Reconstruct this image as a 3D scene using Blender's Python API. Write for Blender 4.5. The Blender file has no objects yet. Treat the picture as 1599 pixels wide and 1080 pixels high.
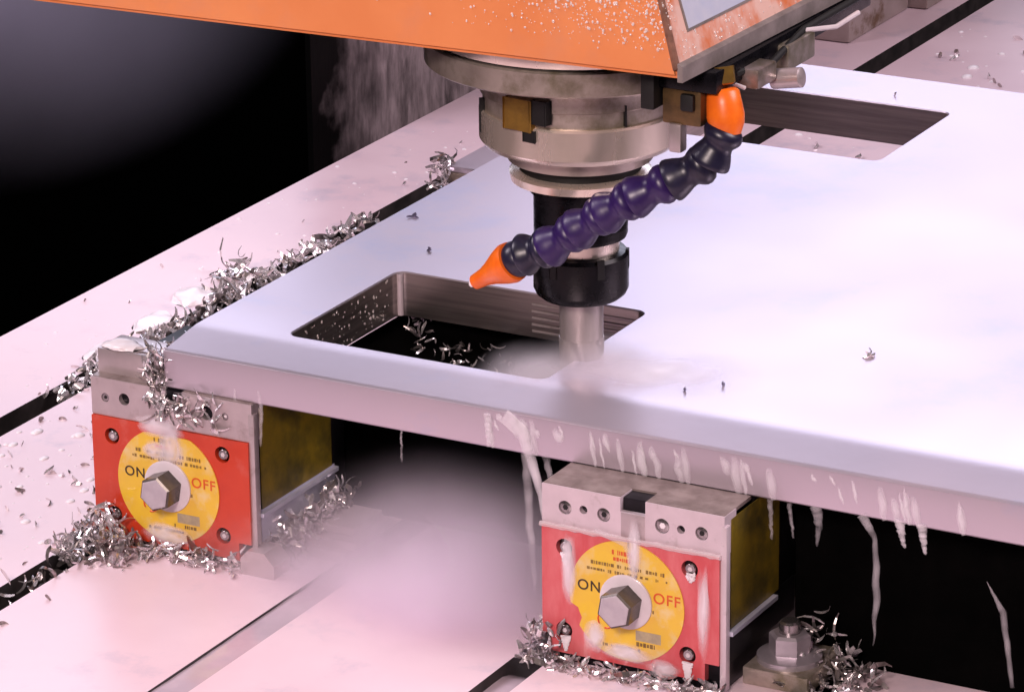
import bpy, bmesh, math, random
from mathutils import Vector, Matrix, noise
# ---------------------------------------------------------------- scene, camera, light
sc = bpy.context.scene
sc.unit_settings.system = 'METRIC'; sc.unit_settings.scale_length = 0.01      # 1 unit = 1 cm
C = sc.collection
cd = bpy.data.cameras.new('camera'); cam = bpy.data.objects.new('camera', cd); C.objects.link(cam); sc.camera = cam
cd.sensor_width = 36; cd.lens = 146.75; cd.clip_start = 1; cd.clip_end = 2000
cx = Vector((0.87905586, 0.47658016, -0.01149527)); cy = Vector((-0.15152122, 0.30218246, 0.94113075)); cz = cx.cross(cy)
cam.matrix_world = Matrix(((cx.x, cy.x, cz.x, 78.835), (cx.y, cy.y, cz.y, -117.908), (cx.z, cy.z, cz.z, 50.396), (0, 0, 0, 1)))
w = bpy.data.worlds.new('World'); sc.world = w; w.use_nodes = True
bg = w.node_tree.nodes['Background']; bg.inputs[0].default_value = (0.30, 0.25, 0.28, 1); bg.inputs[1].default_value = 0.003
sc.view_settings.view_transform = 'Standard'; sc.view_settings.look = 'None'; sc.view_settings.exposure = 0.0; sc.view_settings.gamma = 1
sc.cycles.volume_bounces = 12
def area(name, loc, target, sx, sy, power, col):
    l = bpy.data.lights.new(name, 'AREA'); l.shape = 'RECTANGLE'; l.size = sx; l.size_y = sy; l.energy = power; l.color = col
    o = bpy.data.objects.new(name, l); C.objects.link(o); o.location = loc
    o.rotation_euler = (Vector(target) - Vector(loc)).to_track_quat('-Z', 'Y').to_euler(); return o
area('ceiling_lamp_right', (115, 45, 100), (16, 12, 0), 70, 60, 170000, (1.0, 0.84, 0.90))
area('ceiling_lamp_back', (-62, 150, 66), (10, 8, 0), 150, 56, 92000, (0.80, 0.80, 1.0))
area('ceiling_lamp_left', (-90, -30, 110), (0, 10, 0), 60, 70, 190000, (0.98, 0.85, 0.94))
area('work_lamp_front', (46, -145, 92), (12, 0, 0), 44, 30, 235000, (1.0, 0.80, 0.76))

# ---------------------------------------------------------------- helpers
R = random.Random(7)
def tag(o, label=None, cat=None, group=None, kind=None):
    if label: o['label'] = label
    if cat: o['category'] = cat
    if group: o['group'] = group
    if kind: o['kind'] = kind
    return o
def empty(name, loc, label, cat, group=None):
    o = bpy.data.objects.new(name, None); C.objects.link(o); o.location = loc; o.empty_display_size = 1
    return tag(o, label, cat, group)
def link(name, bm, mat, parent=None, smooth=False, angle=None):
    me = bpy.data.meshes.new(name); bmesh.ops.recalc_face_normals(bm, faces=bm.faces[:])
    bm.to_mesh(me); bm.free()
    for m in (mat if isinstance(mat, (list, tuple)) else [mat]): me.materials.append(m)
    if smooth:
        me.polygons.foreach_set('use_smooth', [True] * len(me.polygons))
        me.set_sharp_from_angle(angle=math.radians(angle or 40))
    o = bpy.data.objects.new(name, me); C.objects.link(o)
    if parent: o.parent = parent
    return o
def box(bm, x0, x1, y0, y1, z0, z1, bev=0.0, M=None):
    r = bmesh.ops.create_cube(bm, size=1); vs = r['verts']
    for v in vs:
        v.co = Vector((x0 + (v.co.x + .5) * (x1 - x0), y0 + (v.co.y + .5) * (y1 - y0), z0 + (v.co.z + .5) * (z1 - z0)))
        if M: v.co = M @ v.co
    if bev:
        es = list({e for v in vs for e in v.link_edges})
        bmesh.ops.bevel(bm, geom=es, offset=bev, segments=2, affect='EDGES', profile=.6)
def bx(*a, **k):
    bm = bmesh.new(); box(bm, *a, **k); return bm
def lathe(bm, prof, M=Matrix(), n=48, cap=True):
    rings = []
    for z, r in prof:
        rings.append([bm.verts.new(M @ Vector((r * math.cos(2 * math.pi * i / n), r * math.sin(2 * math.pi * i / n), z))) for i in range(n)])
    for a, b in zip(rings, rings[1:]):
        for i in range(n):
            bm.faces.new((a[i], a[(i + 1) % n], b[(i + 1) % n], b[i]))
    if cap:
        bm.faces.new(rings[0][::-1]); bm.faces.new(rings[-1])
def tube(bm, pts, rad, n=8):
    pts = [Vector(p) for p in pts]; rs = rad if isinstance(rad, (list, tuple)) else [rad] * len(pts)
    rings = []; up = Vector((0.3, 0.2, 1)).normalized()
    for i, p in enumerate(pts):
        t = (pts[min(i + 1, len(pts) - 1)] - pts[max(i - 1, 0)]).normalized()
        a = t.cross(up)
        if a.length < .05: a = t.cross(Vector((1, 0, 0)))
        a.normalize(); b = t.cross(a); 
        rings.append([bm.verts.new(p + (a * math.cos(2 * math.pi * k / n) + b * math.sin(2 * math.pi * k / n)) * rs[i]) for k in range(n)])
    for A, B in zip(rings, rings[1:]):
        for k in range(n): bm.faces.new((A[k], A[(k + 1) % n], B[(k + 1) % n], B[k]))
    bm.faces.new(rings[0][::-1]); bm.faces.new(rings[-1])
def circle(x, y, r, n=24): return [(x + r * math.cos(2 * math.pi * i / n), y + r * math.sin(2 * math.pi * i / n)) for i in range(n)]
def rrect(x0, x1, y0, y1, r, n=7):
    o = []
    for (cx_, cy_, a0) in ((x1 - r, y1 - r, 0), (x0 + r, y1 - r, 90), (x0 + r, y0 + r, 180), (x1 - r, y0 + r, 270)):
        for k in range(n + 1):
            a = math.radians(a0 + 90 * k / n); o.append((cx_ + r * math.cos(a), cy_ + r * math.sin(a)))
    return o
def slab(bm, outer, holes, h0, h1, f=lambda a, b, h: (a, b, h)):
    """polygon with holes, extruded from h0 to h1; f maps (a, b, h) to a point"""
    for h in (h0, h1):
        es = []
        for lp in [outer] + holes:
            vs = [bm.verts.new(f(a, b, h)) for a, b in lp]
            es += [bm.edges.new((vs[i], vs[(i + 1) % len(vs)])) for i in range(len(vs))]
        bmesh.ops.triangle_fill(bm, edges=es, use_beauty=True)
    for lp in [outer] + holes:
        A = [bm.verts.new(f(a, b, h0)) for a, b in lp]; B = [bm.verts.new(f(a, b, h1)) for a, b in lp]
        for i in range(len(lp)):
            j = (i + 1) % len(lp); bm.faces.new((A[i], A[j], B[j], B[i]))
    bmesh.ops.remove_doubles(bm, verts=bm.verts[:], dist=1e-4)
def text(body, size, mat, parent, M, ext=0.012, name='lettering', shear=0):
    cu = bpy.data.curves.new('t', 'FONT'); cu.body = body; cu.size = size; cu.extrude = ext; cu.align_x = 'CENTER'; cu.align_y = 'CENTER'; cu.offset = .008 * size
    cu.space_character = 1.12
    t = bpy.data.objects.new('t', cu); C.objects.link(t); bpy.context.view_layer.update()
    me = bpy.data.meshes.new_from_object(t.evaluated_get(bpy.context.evaluated_depsgraph_get()))
    bpy.data.objects.remove(t); me.transform(M); me.materials.clear(); me.materials.append(mat)
    o = bpy.data.objects.new(name, me); C.objects.link(o); o.parent = parent; return o

# ---------------------------------------------------------------- materials
def mat(name, c1, c2=None, rough=.5, metal=0., scale=1., bump=0., bscale=None, stretch=(1, 1, 1), lo=.35, hi=.65, rvar=0., detail=6, coat=0., spec=.5, third=None, anis=0.):
    m = bpy.data.materials.new(name); m.use_nodes = True; nt = m.node_tree; N = nt.nodes; L = nt.links; p = N['Principled BSDF']
    p.inputs['Roughness'].default_value = rough; p.inputs['Metallic'].default_value = metal; p.inputs['Base Color'].default_value = (*c1, 1)
    p.inputs['Coat Weight'].default_value = coat; p.inputs['Specular IOR Level'].default_value = spec
    p.inputs['Anisotropic'].default_value = anis
    tc = N.new('ShaderNodeTexCoord'); mp = N.new('ShaderNodeMapping'); L.new(tc.outputs['Object'], mp.inputs[0]); mp.inputs['Scale'].default_value = stretch
    if c2:
        nz = N.new('ShaderNodeTexNoise'); nz.inputs['Scale'].default_value = scale; nz.inputs['Detail'].default_value = detail; nz.inputs['Roughness'].default_value = .6
        L.new(mp.outputs[0], nz.inputs[0])
        r = N.new('ShaderNodeValToRGB'); r.color_ramp.elements[0].position = lo; r.color_ramp.elements[1].position = hi
        r.color_ramp.elements[0].color = (*c1, 1); r.color_ramp.elements[1].color = (*c2, 1)
        L.new(nz.outputs['Fac'], r.inputs[0]); out = r.outputs[0]
        if third:
            tcol, tscale, tlo, thi = third
            n3 = N.new('ShaderNodeTexNoise'); n3.inputs['Scale'].default_value = tscale; n3.inputs['Detail'].default_value = 8; n3.inputs['Roughness'].default_value = .65
            L.new(mp.outputs[0], n3.inputs[0]); mr = N.new('ShaderNodeMapRange'); mr.inputs[1].default_value = tlo; mr.inputs[2].default_value = thi
            L.new(n3.outputs['Fac'], mr.inputs[0]); mx = N.new('ShaderNodeMix'); mx.data_type = 'RGBA'
            L.new(mr.outputs[0], mx.inputs['Factor']); L.new(out, mx.inputs['A']); mx.inputs['B'].default_value = (*tcol, 1); out = mx.outputs['Result']
        L.new(out, p.inputs['Base Color'])
        if rvar:
            m2 = N.new('ShaderNodeMapRange'); m2.inputs[3].default_value = max(.02, rough - rvar); m2.inputs[4].default_value = rough + rvar
            m2.inputs[1].default_value = .3; m2.inputs[2].default_value = .7
            L.new(nz.outputs['Fac'], m2.inputs[0]); L.new(m2.outputs[0], p.inputs['Roughness'])
    if bump:
        nb = N.new('ShaderNodeTexNoise'); nb.inputs['Scale'].default_value = bscale or scale * 3; nb.inputs['Detail'].default_value = 5
        L.new(mp.outputs[0], nb.inputs[0]); b = N.new('ShaderNodeBump'); b.inputs['Strength'].default_value = bump; b.inputs['Distance'].default_value = .05
        L.new(nb.outputs['Fac'], b.inputs['Height']); L.new(b.outputs[0], p.inputs['Normal'])
    return m
M_plate = mat('wet_aluminium', (.64, .57, .66), (.70, .61, .68), .36, .68, .045, .06, 2, detail=3, rvar=.08, third=((.54, .56, .74), .09, .55, .75))
M_platewall = mat('milled_aluminium_wall', (.34, .31, .30), (.50, .45, .43), .28, .96, 1.2, .1, 6, stretch=(.2, .2, 6))
M_table = mat('ground_cast_iron_under_milky_coolant', (.72, .55, .61), (.80, .64, .69), .38, 0, .08, .08, 1.2, detail=5, rvar=.1, third=((.50, .44, .53), .3, .54, .76))
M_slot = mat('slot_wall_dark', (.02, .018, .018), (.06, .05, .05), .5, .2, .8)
M_steel = mat('turned_steel', (.82, .71, .61), (.90, .79, .69), .26, .72, .6, 0, 4, stretch=(1, 1, .2), rvar=.04)
M_steel_dull = mat('dull_steel_with_oil_film', (.38, .32, .28), (.52, .45, .40), .36, .6, .6, .02, 4, rvar=.06, third=((.16, .14, .07), .5, .5, .7))
M_black = mat('blackened_steel', (.003, .003, .004), (.006, .0055, .008), .28, 0, 2., .01, 6, rvar=.06, spec=.2)
M_groove = mat('dark_groove', (.004, .004, .004), None, .6)
M_tool = mat('milky_wet_tool_steel', (.36, .32, .31), (.48, .43, .42), .35, .6, 1.5, .1, 3, stretch=(1, 1, .3))
M_hose = mat('glossy_violet_plastic', (.022, .008, .075), (.032, .012, .10), .36, 0, 2., .02, 5, rvar=.05)
M_hosedk = mat('glossy_dark_blue_plastic', (.010, .009, .026), (.020, .018, .045), .34, 0, 2., .02, 5)
M_orange_pl = mat('orange_plastic', (.95, .19, .012), (.85, .14, .01), .35, 0, 2., .02, 5)
M_brass = mat('oily_brass', (.42, .25, .05), (.26, .15, .04), .35, .75, 1.5, .1, 5)
M_brassdk = mat('brown_oily_brass', (.20, .12, .05), (.10, .065, .03), .4, .6, 1.5, .1, 5)
M_head = mat('orange_machine_paint', (.82, .29, .11), (.76, .25, .09), .33, 0, .25, .05, 3, third=((.70, .27, .14), .4, .5, .8), coat=.25)
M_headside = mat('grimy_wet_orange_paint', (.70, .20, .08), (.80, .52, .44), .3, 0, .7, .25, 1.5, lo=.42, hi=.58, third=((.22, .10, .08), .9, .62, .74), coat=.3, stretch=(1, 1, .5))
M_grey = mat('grey_seal_strip', (.34, .29, .28), (.22, .19, .18), .4, .3, 1.)
M_rust = mat('dark_rusty_seam', (.12, .05, .03), (.25, .11, .07), .5, 0, 2.)
M_decal = mat('pale_blue_sticker', (.48, .52, .66), (.56, .58, .68), .35, 0, 1.)
M_decal2 = mat('faded_yellow_print', (.60, .52, .20), (.5, .45, .22), .4, 0, 1.)
M_red = mat('orange_red_paint', (.62, .055, .018), (.55, .042, .014), .32, 0, .6, .04, 3, third=((.62, .16, .13), .45, .55, .8), coat=.2)
M_red2 = mat('red_paint_under_milky_film', (.60, .075, .085), (.72, .20, .21), .3, 0, .9, .08, 3, stretch=(1, 1, .3), lo=.4, hi=.7, coat=.3, third=((.78, .45, .45), .9, .62, .8))
M_yellow = mat('yellow_label', (.84, .56, .035), (.78, .48, .05), .35, 0, .8, 0, third=((.76, .62, .36), .7, .52, .72), coat=.2)
M_yellow2 = mat('olive_yellow_side_label', (.22, .155, .012), (.15, .11, .012), .4, 0, 1.2, third=((.03, .03, .012), .4, .42, .62))
M_ink = mat('brown_black_ink', (.035, .02, .012), (.07, .04, .02), .5, 0, 3.)
M_ink2 = mat('faded_brown_ink', (.30, .19, .035), (.18, .10, .03), .5, 0, 3.)
M_inkred = mat('red_orange_ink', (.72, .10, .02), (.62, .10, .02), .4, 0, 3.)
M_inkgrey = mat('greyed_print', (.38, .32, .22), (.5, .42, .25), .4, 0, 3.)
M_clamp = mat('ground_steel_block', (.50, .43, .44), (.60, .52, .53), .32, .55, .6, .05, 5, third=((.30, .24, .22), .7, .55, .75))
M_clamp2 = mat('pale_steel_block', (.72, .61, .66), (.62, .53, .57), .34, .25, .6, .05, 5, third=((.42, .36, .35), 1.1, .58, .75))  # paler version of the ground steel
M_jawtop = mat('brown_steel_top', (.22, .17, .155), (.36, .29, .27), .4, .4, 1.4, .2, 4)  # browner and darker than the jaw block
M_bodydk = mat('dark_magnet_body', (.012, .011, .013), (.03, .028, .035), .35, .6, .8)
M_ledge = mat('bright_steel_ledge', (.55, .56, .70), (.70, .70, .82), .3, .4, 1.)
M_screw = mat('screw_steel', (.30, .28, .28), (.42, .39, .39), .25, .9, 3.)
M_boss = mat('pale_plastic_boss', (.62, .55, .58), (.70, .63, .66), .3, 0, 1., .02, 4, coat=.3)
M_bossdk = mat('dark_wet_hex', (.06, .055, .045), (.12, .10, .09), .25, .4, 2.)
M_bossend = mat('lilac_grey_hex_face', (.42, .37, .42), (.50, .45, .49), .35, 0, 2.)
M_chip = mat('bright_aluminium_swarf', (.92, .88, .90), (.72, .68, .70), .22, .75, 1.5)
M_chipdk = mat('dark_grey_swarf', (.30, .27, .26), (.55, .50, .50), .28, .9, 1.5)  # darker chips, mixed at random with the bright ones
M_panel = mat('dirty_panel_with_painted_shade', (.17, .14, .145), (.50, .41, .43), .5, .1, 1.5, .25, 3, lo=.33, hi=.68, stretch=(1, 1, .3), third=((.05, .045, .045), .22, .56, .66), detail=10)
M_cast = mat('dirty_cast_block', (.30, .24, .22), (.42, .34, .33), .45, .1, .3, .1, 1.5, third=((.14, .08, .04), .5, .55, .68))
M_dark = mat('black_enclosure', (.001, .001, .001), None, 1, spec=0)
M_foam = mat('white_coolant_foam', (.84, .78, .82), (.92, .86, .90), .35, 0, 2., .2, 4)
M_chipflat = mat('dark_flat_chip', (.09, .09, .16), (.2, .18, .28), .35, .5, 3.)
def milky(name, col, alpha, rough=.15):
    m = bpy.data.materials.new(name); m.use_nodes = True; p = m.node_tree.nodes['Principled BSDF']
    p.inputs['Base Color'].default_value = (*col, 1); p.inputs['Roughness'].default_value = rough; p.inputs['Alpha'].default_value = alpha
    p.inputs['Coat Weight'].default_value = .5; return m
M_milk = milky('milky_coolant', (.80, .70, .72), .5)
M_milkthin = milky('thin_milky_coolant', (.66, .58, .55), .13, .4)
M_film = milky('coolant_film', (.94, .89, .95), .34, .3)
nt = M_film.node_tree; at = nt.nodes.new('ShaderNodeAttribute'); at.attribute_name = 'film'; fm = nt.nodes.new('ShaderNodeMath'); fm.operation = 'MULTIPLY'; fm.inputs[1].default_value = .8; fm.use_clamp = True
nt.links.new(at.outputs['Fac'], fm.inputs[0]); nt.links.new(fm.outputs[0], nt.nodes['Principled BSDF'].inputs['Alpha']); nt.nodes['Principled BSDF'].inputs['Coat Weight'].default_value = 0
M_drop = milky('coolant_droplet', (.95, .88, .85), .55, .05)
def mist_mat(name, col, dens, nscale=.35, power=1.6, aniso=.2, nmix=.6):
    m = bpy.data.materials.new(name); m.use_nodes = True; nt = m.node_tree; N = nt.nodes; L = nt.links
    for n in list(N):
        if n.type != 'OUTPUT_MATERIAL': N.remove(n)
    out = [n for n in N if n.type == 'OUTPUT_MATERIAL'][0]
    v = N.new('ShaderNodeVolumePrincipled'); L.new(v.outputs[0], out.inputs['Volume'])
    v.inputs['Color'].default_value = (*col, 1); v.inputs['Anisotropy'].default_value = aniso
    tc = N.new('ShaderNodeTexCoord'); ln = N.new('ShaderNodeVectorMath'); ln.operation = 'LENGTH'; L.new(tc.outputs['Object'], ln.inputs[0])
    mr = N.new('ShaderNodeMapRange'); mr.inputs[1].default_value = 1; mr.inputs[2].default_value = 0; mr.inputs[3].default_value = 0; mr.inputs[4].default_value = 1
    L.new(ln.outputs['Value'], mr.inputs[0]); pw = N.new('ShaderNodeMath'); pw.operation = 'POWER'; pw.inputs[1].default_value = power; L.new(mr.outputs[0], pw.inputs[0])
    nz = N.new('ShaderNodeTexNoise'); nz.inputs['Scale'].default_value = nscale; nz.inputs['Detail'].default_value = 3; L.new(tc.outputs['Object'], nz.inputs[0])
    nr = N.new('ShaderNodeMapRange'); nr.inputs[1].default_value = .3; nr.inputs[2].default_value = .7; nr.inputs[3].default_value = 1 - nmix; nr.inputs[4].default_value = 1 + nmix; L.new(nz.outputs['Fac'], nr.inputs[0])
    mu = N.new('ShaderNodeMath'); mu.operation = 'MULTIPLY'; L.new(pw.outputs[0], mu.inputs[0]); L.new(nr.outputs[0], mu.inputs[1])
    m3 = N.new('ShaderNodeMath'); m3.operation = 'MULTIPLY'; L.new(mu.outputs[0], m3.inputs[0]); m3.inputs[1].default_value = dens; L.new(m3.outputs[0], v.inputs['Density'])
    return m
def mist(loc, scale, rot, mt, label):
    bm = bmesh.new(); bmesh.ops.create_icosphere(bm, subdivisions=3, radius=1)
    o = link('coolant_mist', bm, mt); o.location = loc; o.scale = scale; o.rotation_euler = [math.radians(a) for a in rot]
    return tag(o, label, 'mist', None, 'stuff')

# ---------------------------------------------------------------- the machine table
ZT = -8.1
SLOTS = [-13.0, -3.04, 6.63, 16.3, 26.0, 35.7]; SW = .62
bm = bmesh.new()
prof = [(-19.3, ZT - 6), (-19.3, ZT - .15), (-19.15, ZT)]
for s in SLOTS:
    prof += [(s - SW, ZT), (s - SW, ZT - 1.5), (s - 1.2, ZT - 1.5), (s - 1.2, ZT - 2.6), (s + 1.2, ZT - 2.6), (s + 1.2, ZT - 1.5), (s + SW, ZT - 1.5), (s + SW, ZT)]
prof += [(48, ZT), (48, ZT - 6)]
y0, y1 = -40, 112
A = [bm.verts.new((x, y0, z)) for x, z in prof]; B = [bm.verts.new((x, y1, z)) for x, z in prof]
fl = []
for i in range(len(prof) - 1):
    f = bm.faces.new((A[i], A[i + 1], B[i + 1], B[i])); fl.append(f)
    za = (prof[i][1] + prof[i + 1][1]) / 2
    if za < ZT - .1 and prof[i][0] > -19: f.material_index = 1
bm.faces.new(A); bm.faces.new(B[::-1])
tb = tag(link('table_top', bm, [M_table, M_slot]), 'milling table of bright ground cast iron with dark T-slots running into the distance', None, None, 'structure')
# milky coolant standing in the front slots
bm = bmesh.new()
def slotfill(xc, ya, yb, zt, seed):
    n = 60; rr = random.Random(seed); row = []
    for i in range(n + 1):
        y = ya + (yb - ya) * i / n; d = -2.2 * max(0, (i / n - .93) / .07) ** 2
        row.append([bm.verts.new((xc + u * SW * .99, y, zt + d + .06 * noise.noise((u * 2, y * .7, seed)))) for u in (-1, -.5, 0, .5, 1)])
    for a, b in zip(row, row[1:]):
        for k in range(4): bm.faces.new((a[k], a[k + 1], b[k + 1], b[k]))
slotfill(6.63, -39, 5, ZT - .1, 1); slotfill(16.3, -39, -1, ZT - .4, 2)
M_pool = mat('pooled_milky_coolant', (.46, .38, .44), (.56, .46, .52), .15, 0, .4, .1, 1, coat=.4)
tag(link('pooled_coolant', bm, M_pool, smooth=True), 'milky coolant standing in the front table slots', 'coolant', None, 'stuff')

# ---------------------------------------------------------------- background
g = empty('splash_guard', (-23, 46.5, ZT - 30), 'dirty grey sheet metal guard standing behind the left table edge', 'machine guard')
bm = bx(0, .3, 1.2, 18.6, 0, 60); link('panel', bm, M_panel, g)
bm = bx(0.05, .35, 18.7, 43, 0, 60); link('panel', bm, mat('greasy_pale_panel', (.46, .36, .37), (.54, .43, .44), .5, .1, .25, .1, 1.5, third=((.2, .16, .17), .3, .52, .7)), g)
bm = bx(.3, .6, 18.4, 18.9, 0, 60, bev=.1); link('seam_rib', bm, M_cast, g)
g = empty('cast_machine_block', (-9, 77, ZT), 'tan grey cast block with a chipped corner on the far end of the table', 'machine block')
bm = bx(-5.2, 3.2, -3.6, 4.2, 0, 13, bev=.25); link('block_body', bm, M_cast, g, True)
bm = bx(-5.0, 4.2, 4.3, 14, 0, 12, bev=.25); link('block_step', bm, M_cast, g, True)
bm = bx(-14, -5.3, -2.8, 10, 0, 14, bev=.2); link('dark_recess_body', bm, M_black, g)
bm = bmesh.new(); box(bm, 3.2, 3.6, 1.6, 2.4, 6, 8.2, .08); link('latch', bm, M_black, g)
nt = M_panel.node_tree; N = nt.nodes; p = N['Principled BSDF']; src = p.inputs['Base Color'].links[0].from_socket  # over its dirt, the guard's left end is painted fading into darkness
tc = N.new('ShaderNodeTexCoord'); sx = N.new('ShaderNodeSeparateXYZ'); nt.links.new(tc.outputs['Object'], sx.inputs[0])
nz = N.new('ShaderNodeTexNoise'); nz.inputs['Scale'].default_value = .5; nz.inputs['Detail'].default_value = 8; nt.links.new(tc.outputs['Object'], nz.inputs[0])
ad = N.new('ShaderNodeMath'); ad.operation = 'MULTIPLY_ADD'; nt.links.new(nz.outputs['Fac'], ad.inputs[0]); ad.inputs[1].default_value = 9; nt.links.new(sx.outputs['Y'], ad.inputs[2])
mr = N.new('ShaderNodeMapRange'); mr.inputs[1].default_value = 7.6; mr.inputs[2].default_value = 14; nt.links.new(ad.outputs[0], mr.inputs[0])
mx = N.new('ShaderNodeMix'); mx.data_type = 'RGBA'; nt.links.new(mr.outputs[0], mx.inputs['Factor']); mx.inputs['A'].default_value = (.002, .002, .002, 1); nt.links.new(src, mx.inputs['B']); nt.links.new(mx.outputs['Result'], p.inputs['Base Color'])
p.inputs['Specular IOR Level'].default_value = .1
# dark enclosure far behind
g = bx(-400, 200, 190, 192, -150, 160); tag(link('enclosure_wall', g, M_dark), None, None, None, 'structure')

# riser block under the far left of the plate
g = empty('riser_block', (-.4, 31.0, ZT), 'tan steel riser block carrying the far left edge of the plate', 'riser block')
link('block_body', bx(-3.75, 3.4, -2.9, 3.3, 0, 6.05, bev=.08), mat('tan_steel', (.32, .26, .22), (.40, .33, .28), .4, .4, .8), g, True)
link('ground_top', bx(-3.7, 3.35, -2.85, 3.25, 6.05, 6.32, bev=.05), M_plate, g, True)
link('stop_pin', bx(-2.2, -1.75, 3.5, 4.3, 6.0, 8.2, bev=.08), M_black, g)
# ---------------------------------------------------------------- the plate
T = 1.74; PW, PE, PB = 0.0, 48.0, 43.12; YS = 2.5
pl = empty('aluminium_plate', (24, 0, -T), 'thick pale aluminium plate with two milled rectangular windows lying on the magnetic clamps', 'metal plate')
def lz(x, y, z): return (x - 24, y, z + T)
h1 = rrect(3.6, 14.08, 2.66, 10.7, .42); h2 = rrect(3.6, 14.12, 31.4, 39.1, .42)
def grow(x0, x1, a, b, r, d): return rrect(x0 - d, x1 + d, a - d, b + d, r + d)
bm = bmesh.new()
top = [(PW, YS), (PE, YS), (PE, PB), (PW, PB)]
def fill(loops, z):
    es = []
    for lp in loops:
        vs = [bm.verts.new(lz(a, b, z)) for a, b in lp]
        es += [bm.edges.new((vs[i], vs[(i + 1) % len(vs)])) for i in range(len(vs))]
    bmesh.ops.triangle_fill(bm, edges=es, use_beauty=True)
g1 = grow(3.6, 14.08, 2.66, 10.7, .42, .05); g2 = grow(3.6, 14.12, 31.4, 39.1, .42, .05)
fill([top, g1, g2], 0)
fill([[(PW, 0.06), (PE, 0.06), (PE, PB), (PW, PB)], h1, h2], -T)
for f in bm.faces: f.material_index = 0
def wall(lpA, zA, lpB, zB, mi=0, sm=True):
    A = [bm.verts.new(lz(a, b, zA)) for a, b in lpA]; B = [bm.verts.new(lz(a, b, zB)) for a, b in lpB]
    for i in range(len(lpA)):
        j = (i + 1) % len(lpA); f = bm.faces.new((A[i], A[j], B[j], B[i])); f.material_index = mi
for gg, hh in ((g1, h1), (g2, h2)):
    wall(gg, 0, hh, -.05, 0); wall(hh, -.05, hh, -T, 1)
# gently rolled front edge, tilted so that the strip reflects darker
pr = [(YS, 0)]
for i in range(1, 15):
    u = i / 14; pr.append((YS * (1 - u) + .05 * u, -.31 * (u * u / .5 if u < .25 else u - .125) / .875))
pr += [(.01, -.335), (0, -.38), (0, -T + .06), (.06, -T)]
nx = 60; cols = []
for i in range(nx + 1):
    x = PW + (PE - PW) * i / nx; cols.append([bm.verts.new(lz(x, y, z)) for y, z in pr])
for a, b in zip(cols, cols[1:]):
    for k in range(len(pr) - 1): bm.faces.new((a[k], b[k], b[k + 1], a[k + 1]))
for c in (cols[0], cols[-1]):
    x = c[0].co.x + 24; lo = bm.verts.new(lz(x, YS, -T)); bm.faces.new(c + [lo])
    bk = [bm.verts.new(lz(x, YS, 0)), bm.verts.new(lz(x, PB, 0)), bm.verts.new(lz(x, PB, -T)), bm.verts.new(lz(x, YS, -T))]; bm.faces.new(bk)
bk = [bm.verts.new(lz(PW, PB, 0)), bm.verts.new(lz(PE, PB, 0)), bm.verts.new(lz(PE, PB, -T)), bm.verts.new(lz(PW, PB, -T))]; bm.faces.new(bk)
bmesh.ops.remove_doubles(bm, verts=bm.verts[:], dist=1e-4)
link('plate_body', bm, [M_plate, M_platewall], pl, True, 35)
# milling step ridges on the far wall of the near window
for i, (z, d) in enumerate([(-.42, .05), (-.68, .07), (-.94, .06), (-1.2, .07), (-1.46, .05)]):
    bm = bx(9.3 - 24, 13.6 - 24, 10.7 - d, 10.69, z + T - .07, z + T + .03, bev=.02)
    link('milling_ridge', bm, M_clamp, pl, True)
bm = bmesh.new(); tube(bm, [lz(3.72, 10.58, -.06), lz(3.72, 10.58, -1.7)], .13, 10)  # pale tube standing in for the bright highlight down the rounded window corner
o = link('corner_highlight', bm, M_clamp2, pl, True)
# coolant film and dirt specks
# ---------------------------------------------------------------- swarf
def chip_bm(bm, p, r, size=1., w=.05, flat=0., axis=None):
    n = r.choice((4, 5, 6, 7)); Rr = (.12 + .30 * r.random()) * size; Aa = (.7 + 2.0 * r.random()); pitch = (r.random() - .2) * .5 * size
    ww = w * (.7 + 1.0 * r.random()) * 1.2
    q = Matrix.Rotation(r.random() * 6.283, 3, 'Z') @ Matrix.Rotation((r.random() - .5) * math.pi * (1 - flat), 3, 'X') @ Matrix.Rotation((r.random() - .5) * math.pi * (1 - flat), 3, 'Y')
    rings = []
    a0 = Aa / 2
    for i in range(n + 1):
        a = Aa * i / n; c = Vector((Rr * (math.cos(a) - math.cos(a0)), Rr * (math.sin(a) - math.sin(a0)), pitch * (a / Aa - .5)))
        rad = Vector((math.cos(a), math.sin(a), 0)); k = ww * (math.sin(math.pi * (i + .6) / (n + 1.2)) * .8 + .2)
        pts = [c + Vector((0, 0, k)), c - Vector((0, 0, k)), c + rad * k * .45]
        rings.append([bm.verts.new(p + q @ v) for v in pts])
    for A_, B_ in zip(rings, rings[1:]):
        for k in range(3): bm.faces.new((A_[k], A_[(k + 1) % 3], B_[(k + 1) % 3], B_[k]))
    bm.faces.new(rings[0]); bm.faces.new(rings[-1][::-1])
def pile(samplers, label, seed, mats=None):
    r = random.Random(seed); bm = bmesh.new()
    for fn, n, size, w, flat in samplers:
        for i in range(n):
            n0 = len(bm.faces); chip_bm(bm, Vector(fn(r)), r, size, w, flat)
            if r.random() < .35:
                bm.faces.ensure_lookup_table()
                for f in bm.faces[n0:]: f.material_index = 1
    return tag(link('metal_swarf', bm, mats or [M_chip, M_chipdk], smooth=False), label, 'swarf', None, 'stuff')
def along(pts, sx, sy, sz):
    pts = [Vector(p) for p in pts]
    def f(r):
        i = r.randrange(len(pts) - 1); t = r.random(); p = pts[i].lerp(pts[i + 1], t)
        return p + Vector((r.gauss(0, sx), r.gauss(0, sy), abs(r.gauss(0, sz))))
    return f
def inbox(x0, x1, y0, y1, z0, z1, pz=1.):
    return lambda r: (x0 + (x1 - x0) * r.random(), y0 + (y1 - y0) * r.random(), z0 + (z1 - z0) * r.random() ** pz)
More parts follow.
